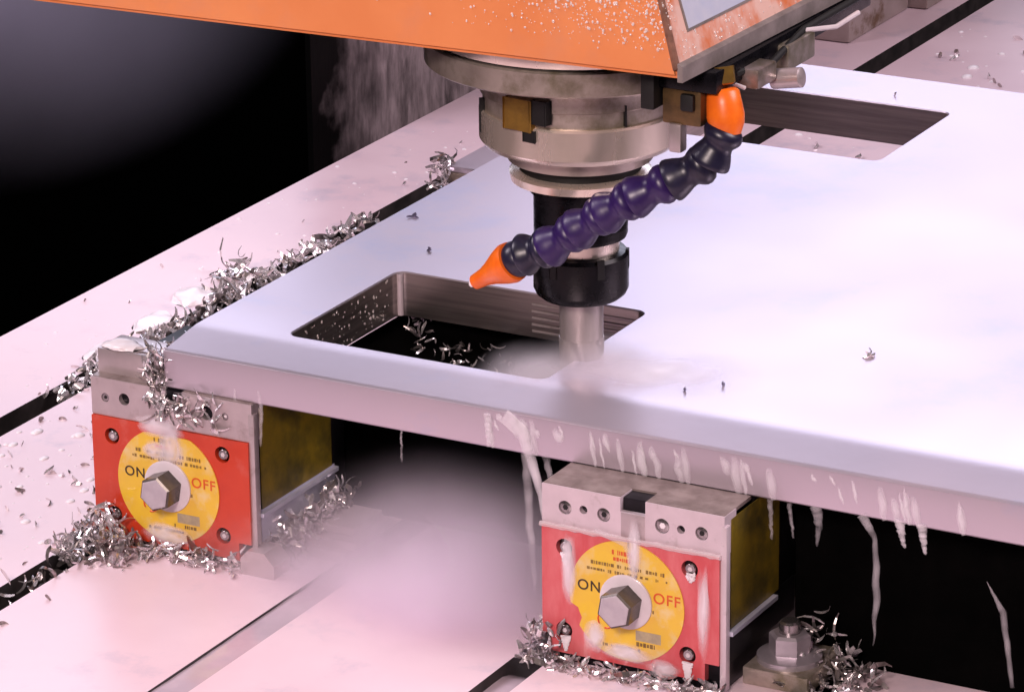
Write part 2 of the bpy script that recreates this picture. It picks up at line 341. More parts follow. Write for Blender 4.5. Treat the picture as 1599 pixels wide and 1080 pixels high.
def cone(x, y, z, rr_, h):
    def f(r):
        t = r.random() ** .6; a = r.random() * 6.283; u = r.random(); return (x + rr_ * t * math.cos(a), y + rr_ * t * math.sin(a), z + h * (1 - t) * u)
    return f
pile([(along([(-13, 12, ZT - .15), (-13, 20, ZT), (-13.0, 37, ZT + .05)], .34, .5, .22), 330, 1.6, .085, .35)], 'glittering swarf filling the table slot along the left edge of the plate', 11)
pile([(cone(-14.2, 27.2, ZT, 1.2, 1.3), 34, 3.0, .07, .1), (cone(-13.3, 24.9, ZT, .9, 1.4), 22, 3.0, .07, .1)], 'upright tuft of swarf curls beside the slot left of the plate', 12)
pile([(along([(-4.3, 28.2, -1.6), (-4.4, 28.1, -5.5)], .22, .3, .2), 130, 1.7, .08, .2), (along([(-4.5, 27.2, -6), (-5.5, 26, -7.2)], .4, .4, .3), 60, 1.5, .07, .2)], 'dark column of swarf clinging to the left face of the riser block', 13, [M_chipdk, M_chip])
pile([(inbox(-.75, .02, -.25, .5, -1.72, -.3, 1.6), 110, 1.4, .06, .1), (inbox(-.6, 2.4, -.42, -.22, -2.9, -1.8), 75, 1.5, .055, .1), (along([(-.2, 0, -.5), (-.35, 4, -1.0), (-.3, 8, -1.5)], .1, .2, .15), 60, .9, .06, .2)], 'tangle of swarf caught on the near left corner of the plate', 14)
pile([(cone(-2.2, -1.0, ZT, 1.8, 2.0), 210, 1.8, .075, .1), (inbox(-4.2, -2.6, -1.6, 1.6, ZT, ZT + .35, 2), 80, 1.0, .06, .4), (inbox(-.5, 3.4, -1.1, -.15, ZT, ZT + .55, 2), 110, 1.4, .06, .3), (along([(-3.0, -6, ZT - .4), (-3.0, 2, ZT - .3)], .4, .3, .3), 60, 1.3, .09, .2)], 'heap of long bright swarf against the foot of the left clamp', 15)
pile([(along([(3.95, .8, ZT + .6), (4.7, 2.6, ZT + .9), (4.4, 4.6, ZT + 1.1)], .28, .5, .38), 190, 1.4, .07, .2), (inbox(3.6, 5.0, -.6, 3, ZT, ZT + .5, 2), 80, .9, .06, .2)], 'swarf piled between the left clamp and its step blocks', 16)
pile([(inbox(15.9, 17.2, -2.8, -1.4, ZT, ZT + 1.2, 2), 90, 1.4, .065, .1), (inbox(17, 23.5, -3.1, -2.25, ZT, ZT + .35, 2), 170, 1.2, .06, .3)], 'swarf strewn along the foot of the right clamp', 17)
pile([(cone(25.4, 1.2, ZT + .2, 1.7, 2.4), 80, 1.9, .06, .05), (inbox(24.6, 28, -1.2, 1.2, ZT, ZT + .7, 2), 130, 1.1, .055, .2)], 'spiky swarf around the flange nut right of the right clamp', 18)

# swarf in the near window; near-black bars added to darken beneath the plate
M_blackmatt = mat('near_black_shade_bar', (.001, .001, .001), (.002, .0018, .0018), 1, 0, .6, .1, 4, spec=.02)
g = empty('shade_bar', (28, 2.0, ZT), 'black bar added to darken the gap under the plate, right of the flange nut', 'added dark bar')
link('shade_bar_body', bx(-3.9, 19, -.05, 2.4, 0, 6.3, bev=.1), M_blackmatt, g)
g = empty('shade_bar', (8, 6.8, ZT), 'black bar added to darken the space below the near window of the plate', 'added dark bar')
link('shade_bar_body', bx(-5.5, 17, -.4, 6.2, 0, 5.6, bev=.1), M_blackmatt, g)
pile([(along([(3.5, 12.4, -2.4), (5.8, 8.6, -2.4)], .25, .2, .25), 34, .9, .04, .1), (inbox(5.8, 9.0, 8.0, 10.6, -2.5, -2.2), 34, .9, .04, .1)], 'few glinting curls inside the dark near window', 19)
# fine chips scattered over the table and plate
pile([(inbox(-18.5, -14, 14, 55, ZT + .02, ZT + .1), 10, .6, .06, .9), (inbox(-12, -3.7, -2, 12, ZT + .02, ZT + .12), 70, .8, .06, .8), (inbox(-9, 1.5, -12, 0, ZT + .02, ZT + .08), 10, .5, .05, .9), (inbox(-1.5, 9, 45, 80, ZT + .02, ZT + .15), 45, 1.0, .12, .8)], 'loose swarf specks scattered over the open table', 20)

def lump(name, loc, sx, sy, h, seed, m, label, cat, rot=0, group=None):
    bm = bmesh.new(); bmesh.ops.create_icosphere(bm, subdivisions=3, radius=1)
    for v in bm.verts:
        d = 1 + .35 * noise.noise(v.co * 1.7 + Vector((seed, 0, 0))); v.co = Vector((v.co.x * sx * d, v.co.y * sy * d, max(0, v.co.z * h * d)))
    o = link(name, bm, m, None, True); o.location = loc; o.rotation_euler.z = rot; return tag(o, label, cat, group)
lump('foam_patch', (-14.6, 24.2, ZT), .9, 1.1, .35, 1, M_foam, 'uppermost white foam patch beside the slot left of the plate', 'foam', .3, 'foam patches along the slot')
lump('foam_patch', (-14.2, 20.6, ZT), .8, 1.3, .3, 2, M_foam, 'middle white foam patch beside the slot left of the plate', 'foam', .2, 'foam patches along the slot')
lump('foam_patch', (-14.0, 16.6, ZT), .9, 1.3, .3, 3, M_foam, 'lowest white foam patch, just above the left clamp', 'foam', 0, 'foam patches along the slot')
lump('foam_patch', (-2.3, .75, -.78), .75, .5, .22, 4, M_foam, 'white foam lying on the top of the left clamp jaw', 'foam', 0)
# ---------------------------------------------------------------- magnetic clamps
def XZ(a, b, h): return (a, -h, b)              # a = along the face, b = up, h = towards the viewer
RX = Matrix.Rotation(math.radians(90), 4, 'X')
def make_clamp(loc, label, red, block, holes, left, seed):
    rr = random.Random(seed)
    g = empty('magnetic_clamp', loc, label, 'magnetic clamp', 'red switchable magnetic clamps holding the plate')
    link('body', bx(.03, 6.84, .22, 6.4, 0, 6.3, bev=.05), M_bodydk, g, True)
    # slotted jaw block across the top
    bm = bmesh.new(); W = 6.86
    outer = [(0, 4.92), (W, 4.92), (W, 6.36), (3.92, 6.36), (3.92, 5.85), (2.98, 5.85), (2.98, 6.36), (0, 6.36)]
    hl = [circle(a, b, r, 20) for a, b, r, k in holes]
    slab(bm, outer, hl, -.9, 0.0, XZ); link('jaw_block', bm, block, g, True)
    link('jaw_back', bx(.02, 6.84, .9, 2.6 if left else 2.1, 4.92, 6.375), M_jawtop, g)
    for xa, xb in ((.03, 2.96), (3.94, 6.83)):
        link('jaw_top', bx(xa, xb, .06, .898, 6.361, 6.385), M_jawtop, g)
    link('jaw_insert', bx(3.0, 3.9, -.015, .5, 4.95, 5.84, bev=.02), M_clamp if not left else M_clamp2, g, True)
    for a, b, r, k in holes:
        if k:
            bm = bmesh.new(); lathe(bm, [(-.5, r * .96), (.0 - .05, r * .96), (0 - .03, r * .85)], Matrix.Translation((a, 0, b)) @ RX, 20)
            s = link('cap_screw', bm, M_screw, g, True)
            bm = bmesh.new(); lathe(bm, [(-.1, r * .42), (-.02, r * .42)], Matrix.Translation((a, 0, b)) @ RX, 6); link('hex_socket', bm, M_groove if k == 1 else M_foam, s)
        else:
            bm = bmesh.new(); lathe(bm, [(-.62, r * 1.02), (-.6, r * 1.02)], Matrix.Translation((a, 0, b)) @ RX, 20); link('hole_bottom', bm, M_groove, g)
    # red face plate with counterbored holes and notched lower corners
    bm = bmesh.new(); sp = [(.88, 4.2), (5.62, 4.3), (.86, 1.15), (5.55, 1.15)]
    outer = [(.02, .95), (.36, .95), (.36, .3), (6.2, .3), (6.2, .98), (6.72, .98), (6.72, 4.9), (.02, 4.9)]
    slab(bm, outer, [circle(a, b, .31, 20) for a, b in sp], -.2, .09, XZ); f = link('face_plate', bm, red, g, True)
    for a, b in sp:
        bm = bmesh.new(); lathe(bm, [(-.19, .3), (-.17, .3)], Matrix.Translation((a, 0, b)) @ RX, 20); link('counterbore', bm, M_groove, f)
        bm = bmesh.new(); lathe(bm, [(-.17, .2), (.02, .2), (.05, .17)], Matrix.Translation((a, 0, b - .02)) @ RX, 20); s = link('cap_screw', bm, M_screw, g, True)
        bm = bmesh.new(); lathe(bm, [(.0, .09), (.06, .09)], Matrix.Translation((a, 0, b - .02)) @ RX, 6); link('hex_socket', bm, M_boss, s)
    # yellow dial
    cx_, cz_ = 3.27, 2.68; bm = bmesh.new(); n = 64; ol = []
    for i in range(n):
        a = 2 * math.pi * i / n; r = 2.17
        if not left and math.radians(192) < a < math.radians(212): r = 1.93
        x_ = r * math.cos(a); z_ = r * math.sin(a)
        if left and z_ > 1.95: z_ = 1.95
        ol.append((cx_ + x_, cz_ + z_))
    slab(bm, ol, [], .09, .13, XZ); dial = link('dial_disc', bm, M_yellow, g)
    F = lambda x, z, h=.13: Matrix.Translation((cx_ + x, -h, cz_ + z)) @ RX
    text('ON', .54, M_ink, dial, F(-1.42, .30)); text('OFF', .55, M_inkred, dial, F(1.52, .32))
    # illegible small print: rows of tiny worn strokes, a red emblem line, a greyed panel
    def strokes(x0, x1, z, h, mt, nm, dens=8.0, slope=0):
        bm = bmesh.new(); x = x0
        while x < x1:
            wdt = .03 + .09 * rr.random(); hh = h * (.6 + .5 * rr.random())
            if rr.random() < .86: box(bm, cx_ + x, cx_ + x + wdt, -.136, -.128, cz_ + z - hh / 2, cz_ + z + hh / 2)
            x += wdt + .03 + (.1 if rr.random() < .14 else 0)
        o = link(nm, bm, mt, dial); o['kind'] = 'stuff'
    strokes(-1.35, 1.45, 1.22, .13, M_ink2, 'small_print'); strokes(-1.5, 1.6, .98, .11, M_ink2, 'small_print')
    strokes(-.55, .2, 1.72, .2, M_inkred if not left else M_ink2, 'small_print'); strokes(-.5, .1, 1.48, .13, M_inkred, 'small_print')
    strokes(.2, 1.1, -1.48, .16, M_ink2, 'small_print'); strokes(-.9, .6, -1.72, .12, M_ink2, 'small_print'); strokes(.55, 1.0, -.2, .18, M_ink2, 'small_print')
    bm = bx(cx_ + .35, cx_ + 1.3, -.137, -.128, cz_ - 1.35, cz_ - .98); link('print_panel', bm, M_inkgrey, dial)
    bm = bmesh.new(); 
    for a0 in (20, 140, 260):
        pts = [(cx_ - .78 + .3 * math.cos(math.radians(a0 + t)), cz_ - .82 + .3 * math.sin(math.radians(a0 + t))) for t in range(0, 90, 15)]
        tube(bm, [(x, -.13, z) for x, z in pts], .035, 6)
    link('round_emblem', bm, M_inkred, dial)
    # hexagonal drive boss
    bm = bmesh.new(); lathe(bm, [(.12, .98), (.2, .98), (.24, .92)], F(0, 0, 0), 40); bs = link('boss_collar', bm, M_boss, g, True)
    bm = bmesh.new(); lathe(bm, [(.2, .68), (1.02, .68), (1.08, .60)], F(0, 0, 0) @ Matrix.Rotation(math.radians(20), 4, 'Z'), 6); hx = link('hex_boss', bm, M_bossdk, g)
    bm = bmesh.new(); lathe(bm, [(1.0, .60), (1.085, .60), (1.10, .56)], F(0, 0, 0) @ Matrix.Rotation(math.radians(20), 4, 'Z'), 6); link('hex_end', bm, M_bossend, hx)
    # right-hand side: label and ledge
    link('side_label', bx(6.84, 6.87, .5, 4.3 if not left else 5.4, (2.2 if left else 2.15), 6.1), M_yellow2, g)
    link('side_plate', bx(6.84, 6.862, .45, 5.6, .9, 2.2), M_ledge if left else M_bodydk, g)
    link('side_ledge', bx(6.85, 7.05, .3, 5.6 if left else 3.9, 1.95, 2.13, bev=.03), M_ledge, g)
    link('corner_post', bx(6.72, 6.95, -.02, .3, 0.05, 6.0, bev=.04), block, g, True)
    link('foot', bx(.5, 6.3, .0, .25, 0, .3), M_black, g)
    return g
ca = make_clamp((-3.1, -.2, ZT), 'left orange-red clamp with yellow ON OFF dial, heaped with swarf under the plate corner', M_red, M_clamp,
    [(.6, 5.62, .17, 1), (1.42, 5.68, .23, 0), (4.95, 5.75, .27, 0), (5.75, 5.75, .14, 2)], True, 5)
link('end_stop', bx(0.0, 2.9, .5, 2.1, 6.34, 7.3, bev=.06), M_clamp, ca, True)
make_clamp((16.52, -2.1, ZT), 'right clamp with pinkish red face washed in milky coolant, yellow ON OFF dial', M_red2, M_clamp2,
    [(.88, 5.62, .25, 1), (1.58, 5.66, .15, 0), (2.35, 5.62, .25, 1), (4.55, 5.62, .27, 2), (5.25, 5.62, .15, 0), (6.02, 5.62, .24, 1)], False, 6)

# flange nut on strap, right clamp
def hex_nut(g, x, y, z, r, h, fr, fh, m):
    bm = bmesh.new(); lathe(bm, [(z, fr), (z + fh * .6, fr), (z + fh, r * 1.05)], Matrix.Translation((x, y, 0)), 36); link('nut_flange', bm, m, g, True)
    bm = bmesh.new(); lathe(bm, [(z + fh, r), (z + h - .1, r), (z + h, r * .85)], Matrix.Translation((x, y, 0)) @ Matrix.Rotation(.25, 4, 'Z'), 6); link('hex_nut', bm, m, g)
    bm = bmesh.new(); lathe(bm, [(z + h, r * .52), (z + h + .35, r * .52), (z + h + .42, r * .42)], Matrix.Translation((x, y, 0)), 20); link('stud', bm, M_screw, g, True)
M_nut = mat('pale_nut_steel', (.40, .36, .40), (.52, .47, .52), .3, .6, 1.)
g = empty('strap_clamp', (24.7, .2, ZT), 'flange nut on a steel strap at the right foot of the pinkish clamp', 'strap clamp')
link('strap', bx(-1.1, 1.3, -1.3, 1.6, 0, .62, bev=.06), M_steel_dull, g, True)
hex_nut(g, .05, 0, .62, .72, 1.0, 1.12, .32, M_nut)
g = empty('strap_clamp', (5.3, 1.6, ZT), 'stepped steel strap plates at the right foot of the left clamp', 'strap clamp')
for k, (x0, x1, ya, yb, z0, z1) in enumerate([(-1.2, 1.0, .2, 2.4, 0, .4), (-1.1, 1.3, .5, 2.6, .41, .72), (-1.0, .9, 1.0, 3.1, .73, 1.05)]):
    link('step_plate', bx(x0, x1, ya, yb, z0, z1, bev=.05), M_clamp2, g, True)
bm = bmesh.new()
slab(bm, [(-1.9, 0), (-.5, 0), (-.5, .5), (-.9, .95), (-1.6, .95), (-1.9, .6)], [], 1.2, 2.3, XZ); link('foot_block', bm, M_clamp, g)
# ---------------------------------------------------------------- spindle, tool holder, tool
AX, AY = 14.04, 5.58
hd = empty('milling_head', (AX, AY, 8.0), 'orange milling head with steel spindle nose hanging over the plate', 'milling head')
def L(x, y, z): return Vector((x - AX, y - AY, z - 8.0))
# housing: a box whose front and right faces lean in towards the top
zb, zt = 12.5, 34.0
def corner(sx, sy, z):
    k = (z - zb); x = (20.8 - .31 * k) if sx else -14.0; y = (-.3 + .10 * k) if sy else 20.0
    if sx and not sy: x = 21.5 - .31 * k
    if not sx and sy: y = -1.9 + .10 * k
    return L(x, y, z)
bm = bmesh.new(); lo = [bm.verts.new(corner(*s, zb)) for s in ((0, 1), (1, 1), (1, 0), (0, 0))]; hi = [bm.verts.new(corner(*s, zt)) for s in ((0, 1), (1, 1), (1, 0), (0, 0))]
bm.faces.new(lo[::-1]).material_index = 2; bm.faces.new(hi)
for i in range(4):
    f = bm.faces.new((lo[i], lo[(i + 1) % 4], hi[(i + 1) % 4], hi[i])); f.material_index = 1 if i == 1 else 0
bmesh.ops.bevel(bm, geom=[e for e in bm.edges], offset=.14, segments=3, affect='EDGES')
hs = link('housing', bm, [M_head, M_headside, M_black], hd, True, 30)
a, b = corner(1, 1, zb), corner(1, 0, zb)
bm = bmesh.new(); d = (b - a).normalized(); nrm = Vector((d.y, -d.x, 0))
pts = [a + nrm * .03 + Vector((0, 0, .02)), b + nrm * .03 + Vector((0, 0, .02))]
vs = []
for p in pts:
    for (u, v) in ((-.12, -.12), (.07, -.12), (.07, .42), (-.12, .5)): vs.append(bm.verts.new(p + nrm * u + Vector((0, 0, v))))
for k in range(4): bm.faces.new((vs[k], vs[(k + 1) % 4], vs[4 + (k + 1) % 4], vs[4 + k]))
bm.faces.new(vs[:4][::-1]); bm.faces.new(vs[4:]); link('drip_rail', bm, M_grey, hd)
c1 = corner(1, 1, zb + .3); c2 = corner(1, 1, zt - 1)
bm = bmesh.new(); pts = [c1.lerp(c2, t / 12) + Vector((.0, -.0, 0)) for t in range(13)]; rr = random.Random(9)
tube(bm, [p + Vector((-.06, .06, 0)) for p in pts], [.12 + .04 * rr.random() for _ in pts], 8); link('corner_seam', bm, M_rust, hd, True)
# sticker on the right face
def rf(y, z, off):           # point on the right face
    k = z - zb; t = (y + .3) / 20.3; return L(20.8 + .7 * t - .31 * k + off, y, z)
def rquad(bm, y0, y1, z0, z1, o0, o1, zs=0):
    vs = [rf(y0, z0, o0), rf(y1, z0 + zs, o0), rf(y1, z1, o0), rf(y0, z1, o0), rf(y0, z0, o1), rf(y1, z0 + zs, o1), rf(y1, z1, o1), rf(y0, z1, o1)]
    v = [bm.verts.new(p) for p in vs]
    for q in ((0, 1, 2, 3), (4, 5, 6, 7), (0, 1, 5, 4), (1, 2, 6, 5), (2, 3, 7, 6), (3, 0, 4, 7)): bm.faces.new([v[i] for i in q])
bm = bmesh.new(); rquad(bm, .95, 9.6, 13.78, 19, .0, .05); dl = link('sticker_border', bm, M_grey, hd)
bm = bmesh.new(); rquad(bm, 1.02, 9.5, 13.87, 18.9, .04, .065); link('sticker', bm, M_decal, dl)
bm = bmesh.new(); rr = random.Random(4)
for k in range(7):
    y = 1.3 + k * .55 + rr.random() * .2; rquad(bm, y, y + .25 + .2 * rr.random(), 14.6 + rr.random() * .3, 15.1 + rr.random() * .2, .06, .07)
o = link('faded_print', bm, M_decal2, dl); o['kind'] = 'stuff'
# droplets on the housing front
_t = bmesh.new(); bmesh.ops.create_icosphere(_t, subdivisions=2, radius=1); _t.verts.ensure_lookup_table()
IV = [v.co.copy() for v in _t.verts]; IF = [[v.index for v in f.verts] for f in _t.faces]; _t.free()
class Drops:
    def __init__(s): s.v = []; s.f = []
    def add(s, p, n, r, rnd):
        q = n.to_track_quat('Z', 'Y').to_matrix().to_4x4(); M = Matrix.Translation(p) @ q @ Matrix.Diagonal((r, r * rnd.uniform(.8, 1.5), r * .45, 1)); b = len(s.v)
        s.v += [tuple(M @ c) for c in IV]; s.f += [[a + b for a in f] for f in IF]
    def link(s, name, m, parent=None):
        me = bpy.data.meshes.new(name); me.from_pydata(s.v, [], s.f); me.materials.append(m); me.polygons.foreach_set('use_smooth', [True] * len(me.polygons))
        o = bpy.data.objects.new(name, me); C.objects.link(o); o.parent = parent; o['kind'] = 'stuff'; return o
D = Drops(); rr = random.Random(21)
for i in range(900):
    x = 20.4 - abs(rr.gauss(0, 5.2)); z = 13.0 + 2.3 * rr.random() ** .55 + (.5 * (20 - x) / 10 if x > 5 else 0)
    if x < 6 or (x < 19 and z < 13.35 and rr.random() < .85): continue
    k = z - zb; t = (x + 14) / 34.8; y = -1.9 + 1.6 * t + .10 * k
    D.add(L(x, y, z), Vector((0, -1, .1)), .014 + .042 * rr.random() ** 3, rr)
for i in range(160):
    y = .2 + 9 * rr.random(); z = 12.9 + 2.5 * rr.random(); D.add(rf(y, z, .01), Vector((1, 0, .3)), .02 + .05 * rr.random() ** 2, rr)
D.link('coolant_droplets', M_drop, hd)
D = Drops(); rr = random.Random(23)
for i in range(110): D.add(Vector(lz(3.6, 3 + 7 * rr.random(), -.15 - 1.5 * rr.random())), Vector((1, 0, 0)), .015 + .05 * rr.random() ** 2, rr)
D.link('coolant_droplets', M_drop, pl)
D = Drops(); rr = random.Random(22)
for i in range(90): D.add(Vector((-1.8 + 11 * rr.random(), 44 + 36 * rr.random(), ZT)), Vector((0, 0, 1)), .05 + .28 * rr.random() ** 3, rr)
for i in range(120): D.add(Vector((-12 + 8.5 * rr.random(), -4 + 16 * rr.random(), ZT)), Vector((0, 0, 1)), .04 + .22 * rr.random() ** 3, rr)
for i in range(60): D.add(Vector((-18.8 + 5 * rr.random(), 12 + 40 * rr.random(), ZT)), Vector((0, 0, 1)), .03 + .12 * rr.random() ** 3, rr)
tag(D.link('coolant_droplets', M_foam), 'white coolant droplets spattered over the open table', 'coolant', None, 'stuff')
# flange disc stack
def turned(name, prof, m, par, n=96): bm = bmesh.new(); lathe(bm, prof, Matrix.Translation((0, 0, -8.0)), n); return link(name, bm, m, par, True, 30)
turned('upper_flange', [(11.98, 5.30), (12.2, 5.34), (12.62, 5.34)], M_steel, hd)
turned('flange_gap', [(11.90, 5.20), (11.99, 5.20)], M_groove, hd)
turned('spindle_flange', [(10.98, 5.30), (11.05, 5.40), (11.84, 5.42), (11.90, 5.34)], M_steel_dull, hd)
turned('spindle_shoulder', [(9.85, 3.42), (9.9, 3.50), (10.5, 3.50), (10.98, 3.62)], M_steel_dull, hd)
turned('spindle_neck', [(9.0, 3.38), (9.86, 3.40)], M_steel_dull, hd)
turned('spindle_nose', [(7.98, 3.10), (8.0, 3.38), (8.1, 3.47), (8.2, 3.53), (9.22, 3.53), (9.3, 3.47)], M_steel, hd)
for ang, sx, hh in ((-98.5, .55, 1.05),):
    Mx = Matrix.Rotation(math.radians(ang), 4, 'Z')
    k = link('drive_key', bx(3.3, 3.66, -sx, sx, 9.25 - 8, 10.25 - 8, bev=.06, M=Mx), M_brass, hd, True)
    link('key_dark_slot', bx(3.3, 3.62, sx + .05, sx + .62, 9.55 - 8, 10.3 - 8, bev=.05, M=Mx), M_groove, hd)  # dark slot beside the drive key
    link('key_screw', bx(3.4, 3.57, sx - .35, sx + .12, 8.85 - 8, 9.2 - 8, bev=.04, M=Mx), M_groove, hd)
for ang in (-36,):
    Mx = Matrix.Rotation(math.radians(ang), 4, 'Z'); link('split_line', bx(3.35, 3.53, -.03, .03, 9.35 - 8, 10.1 - 8, M=Mx), M_groove, hd)
Mx = Matrix.Rotation(math.radians(-140), 4, 'Z'); link('side_slot', bx(3.3, 3.56, -.1, .1, 8.5 - 8, 9.7 - 8, M=Mx), M_groove, hd)
# tool holder
th = empty('tool_holder', (AX, AY, 2.0), 'black collet tool holder with steel V-flange under the spindle nose', 'tool holder')
def tn(name, prof, m, par, n=72): bm = bmesh.new(); lathe(bm, prof, Matrix.Translation((0, 0, -2.0)), n); return link(name, bm, m, par, True, 30)
tn('flange_upper_ring', [(7.35, 2.2), (7.4, 2.56), (7.85, 2.60), (7.98, 2.5)], M_steel_dull, th)
tn('v_groove', [(6.98, 2.15), (7.36, 2.15)], M_groove, th)
tn('flange_lower_ring', [(6.55, 2.2), (6.62, 2.45), (6.9, 2.50), (7.0, 2.3)], M_steel, th)
tn('holder_shank', [(4.62, 1.66), (6.1, 1.66), (6.15, 1.78), (6.5, 1.78), (6.6, 1.7)], M_black, th)
tn('holder_shoulder', [(4.42, 1.45), (4.5, 1.62), (4.85, 1.66), (5.2, 1.66)], M_black, th)
tn('bright_groove', [(3.98, 1.36), (4.45, 1.36)], M_steel, th)
tn('collet_nut', [(2.22, .95), (2.25, 1.42), (2.4, 1.6), (2.6, 1.69), (3.82, 1.69), (3.94, 1.60), (3.99, 1.35)], M_black, th)
for i in range(6):
    Mx = Matrix.Rotation(math.radians(60 * i + 22), 4, 'Z'); link('nut_slot', bx(1.58, 1.70, -.14, .14, 3.3 - 2, 4.0 - 2, bev=.02, M=Mx), M_groove, th)
tl = empty('end_mill', (AX, AY, -.2), 'grey milky-wet end mill cutting at the right edge of the near window', 'end mill')
bm = bmesh.new(); lathe(bm, [(0.9, .78), (2.45, .78)], Matrix.Identity(4), 40); link('tool_shank', bm, M_tool, tl, True)
bm = bmesh.new(); n = 40; rings = []
for k in range(25):
    z = -1.4 + 2.3 * k / 24; rr_ = []
    for i in range(n):
        a = 2 * math.pi * i / n; r = .80 - .10 * max(0, math.sin(4 * a + z * 2.4)) ** 3; rr_.append(bm.verts.new((r * math.cos(a), r * math.sin(a), z)))
    rings.append(rr_)
for a_, b_ in zip(rings, rings[1:]):
    for i in range(n): bm.faces.new((a_[i], a_[(i + 1) % n], b_[(i + 1) % n], b_[i]))
bm.faces.new(rings[0][::-1]); bm.faces.new(rings[-1]); link('cutting_flutes', bm, M_tool, tl, True)

# ---------------------------------------------------------------- coolant hose
hz = empty('coolant_hose', (21.0, 2.2, 12.0), 'jointed violet coolant hose with orange nozzle crossing in front of the tool holder', 'coolant hose')
H0 = Vector((21.0, 2.2, 12.0))
P = [Vector(p) for p in [(21.41, 2, 10.35), (20.85, 1.8, 9.15), (19.65, 1.4, 8.42), (18.4, 1.1, 7.72), (17.3, 1.1, 7.02), (16.25, 1.1, 6.28), (15.15, 1.1, 5.5), (14.2, 1.1, 5.08)]]
def orient(a, b): return Matrix.Translation(a - H0) @ (b - a).to_track_quat('Z', 'Y').to_matrix().to_4x4()
for i in range(len(P) - 1):
    a, b = P[i], P[i + 1]; ln = (b - a).length; s = ln / 1.35; f = 1.04
    bm = bmesh.new()
    lathe(bm, [(z * s, r * f) for z, r in ((-.05, .42), (.05, .58), (.2, .66), (.34, .66), (.48, .59), (.58, .52), (.68, .51), (.8, .54), (1.0, .63), (1.2, .70), (1.32, .72), (1.38, .70), (1.40, .64), (1.34, .5))], orient(a, b), 32)
    link('hose_segment', bm, M_hosedk if i in (0, 1, 6) else M_hose, hz, True, 50)
a = P[-1]; b = Vector((11.95, 1.3, 3.60))
d = (b - a).normalized()
bm = bmesh.new(); lathe(bm, [(-.1, .45), (.1, .62), (.35, .66), (.6, .58)], orient(a, b), 32); link('hose_segment', bm, M_hosedk, hz, True, 50)
bm = bmesh.new(); lathe(bm, [(.5, .50), (.55, .70), (.75, .72), (1.1, .62), (1.6, .42), (1.95, .32), (2.45, .27), (2.5, .2)], orient(a, b), 32)
nz_ = link('nozzle', bm, M_orange_pl, hz, True, 40)
bm = bmesh.new(); bmesh.ops.create_icosphere(bm, subdivisions=2, radius=.13, matrix=Matrix.Translation(a + d * 2.6 - H0)); link('coolant_bead', bm, M_foam, nz_, True)
bm = bmesh.new(); lathe(bm, [(0, .44), (.1, .55), (.5, .60), (.9, .64), (1.2, .60), (1.55, .45)], orient(Vector((21.15, 2.2, 11.6)), Vector((21.42, 2.0, 10.3))), 32); link('hose_socket', bm, M_orange_pl, hz, True, 50)
bm = bmesh.new(); lathe(bm, [(-.3, .50), (.25, .50), (.3, .42)], orient(Vector((21.05, 2.3, 12.0)), Vector((21.3, 2.1, 10.8))), 6); link('hex_fitting', bm, M_brass, hz)
# coolant manifold under the right side of the head
mf = empty('coolant_manifold', (20.6, 4.5, 12.4), 'dark oily coolant manifold with brass fittings under the right edge of the head', 'coolant manifold')
m0 = Vector((20.6, 4.5, 12.4))
def mbox(nm, x0, x1, ya, yb, z0, z1, m, bev=.06, rot=None):
    return link(nm, bx(x0 - m0.x, x1 - m0.x, ya - m0.y, yb - m0.y, z0 - m0.z, z1 - m0.z, bev=bev), m, mf, True)
mbox('manifold_block', 18.9, 21.3, 1.4, 14.0, 11.6, 12.35, M_black)
mbox('brass_valve', 19.25, 20.7, 1.5, 2.9, 10.35, 11.6, M_brassdk, .12)
mbox('valve_port', 20.0, 20.5, 1.3, 1.55, 10.9, 11.5, M_groove, .1)
mbox('side_block', 18.7, 19.2, 1.0, 2.2, 10.9, 12.2, M_groove)
mbox('oily_bracket', 20.6, 21.7, 6.2, 8.4, 11.2, 12.1, mat('oily_bracket_steel', (.12, .11, .06), (.32, .28, .26), .35, .5, 1.), .1)
mbox('oily_bracket', 20.9, 21.9, 3.4, 4.9, 11.3, 12.0, mat('oily_bracket_pale', (.34, .28, .28), (.14, .12, .08), .3, .5, 1.2), .15)
mbox('grey_link', 19.55, 20.0, 1.4, 1.9, 9.4, 10.4, M_clamp, .08)
bm = bmesh.new(); lathe(bm, [(-.5, .35), (.55, .35), (.6, .25)], Matrix.Translation(Vector((22.1, 5.2, 11.3)) - m0) @ Matrix.Rotation(math.radians(80), 4, 'Y'), 20); link('coupling', bm, M_clamp, mf, True)
bm = bmesh.new(); tube(bm, [Vector(p) - m0 for p in [(21.4, 7.9, 12.2), (22.1, 9.2, 12.1), (22.4, 10.4, 12.35)]], .09, 8); link('bent_wire', bm, M_boss, mf, True)
bm = bmesh.new(); tube(bm, [Vector(p) - m0 for p in [(20.9, 3.2, 12.1), (21.2, 2.9, 11.6), (21.5, 3.2, 11.4)]], .07, 8); link('bent_wire', bm, M_boss, mf, True)
bm = bmesh.new(); tube(bm, [Vector(p) - m0 for p in [(21.2, 3, 11.9), (21.6, 5, 11.8), (21.4, 8, 12.2), (21.5, 13, 12.3)]], .13, 8); link('oil_pipe', bm, M_groove, mf, True)

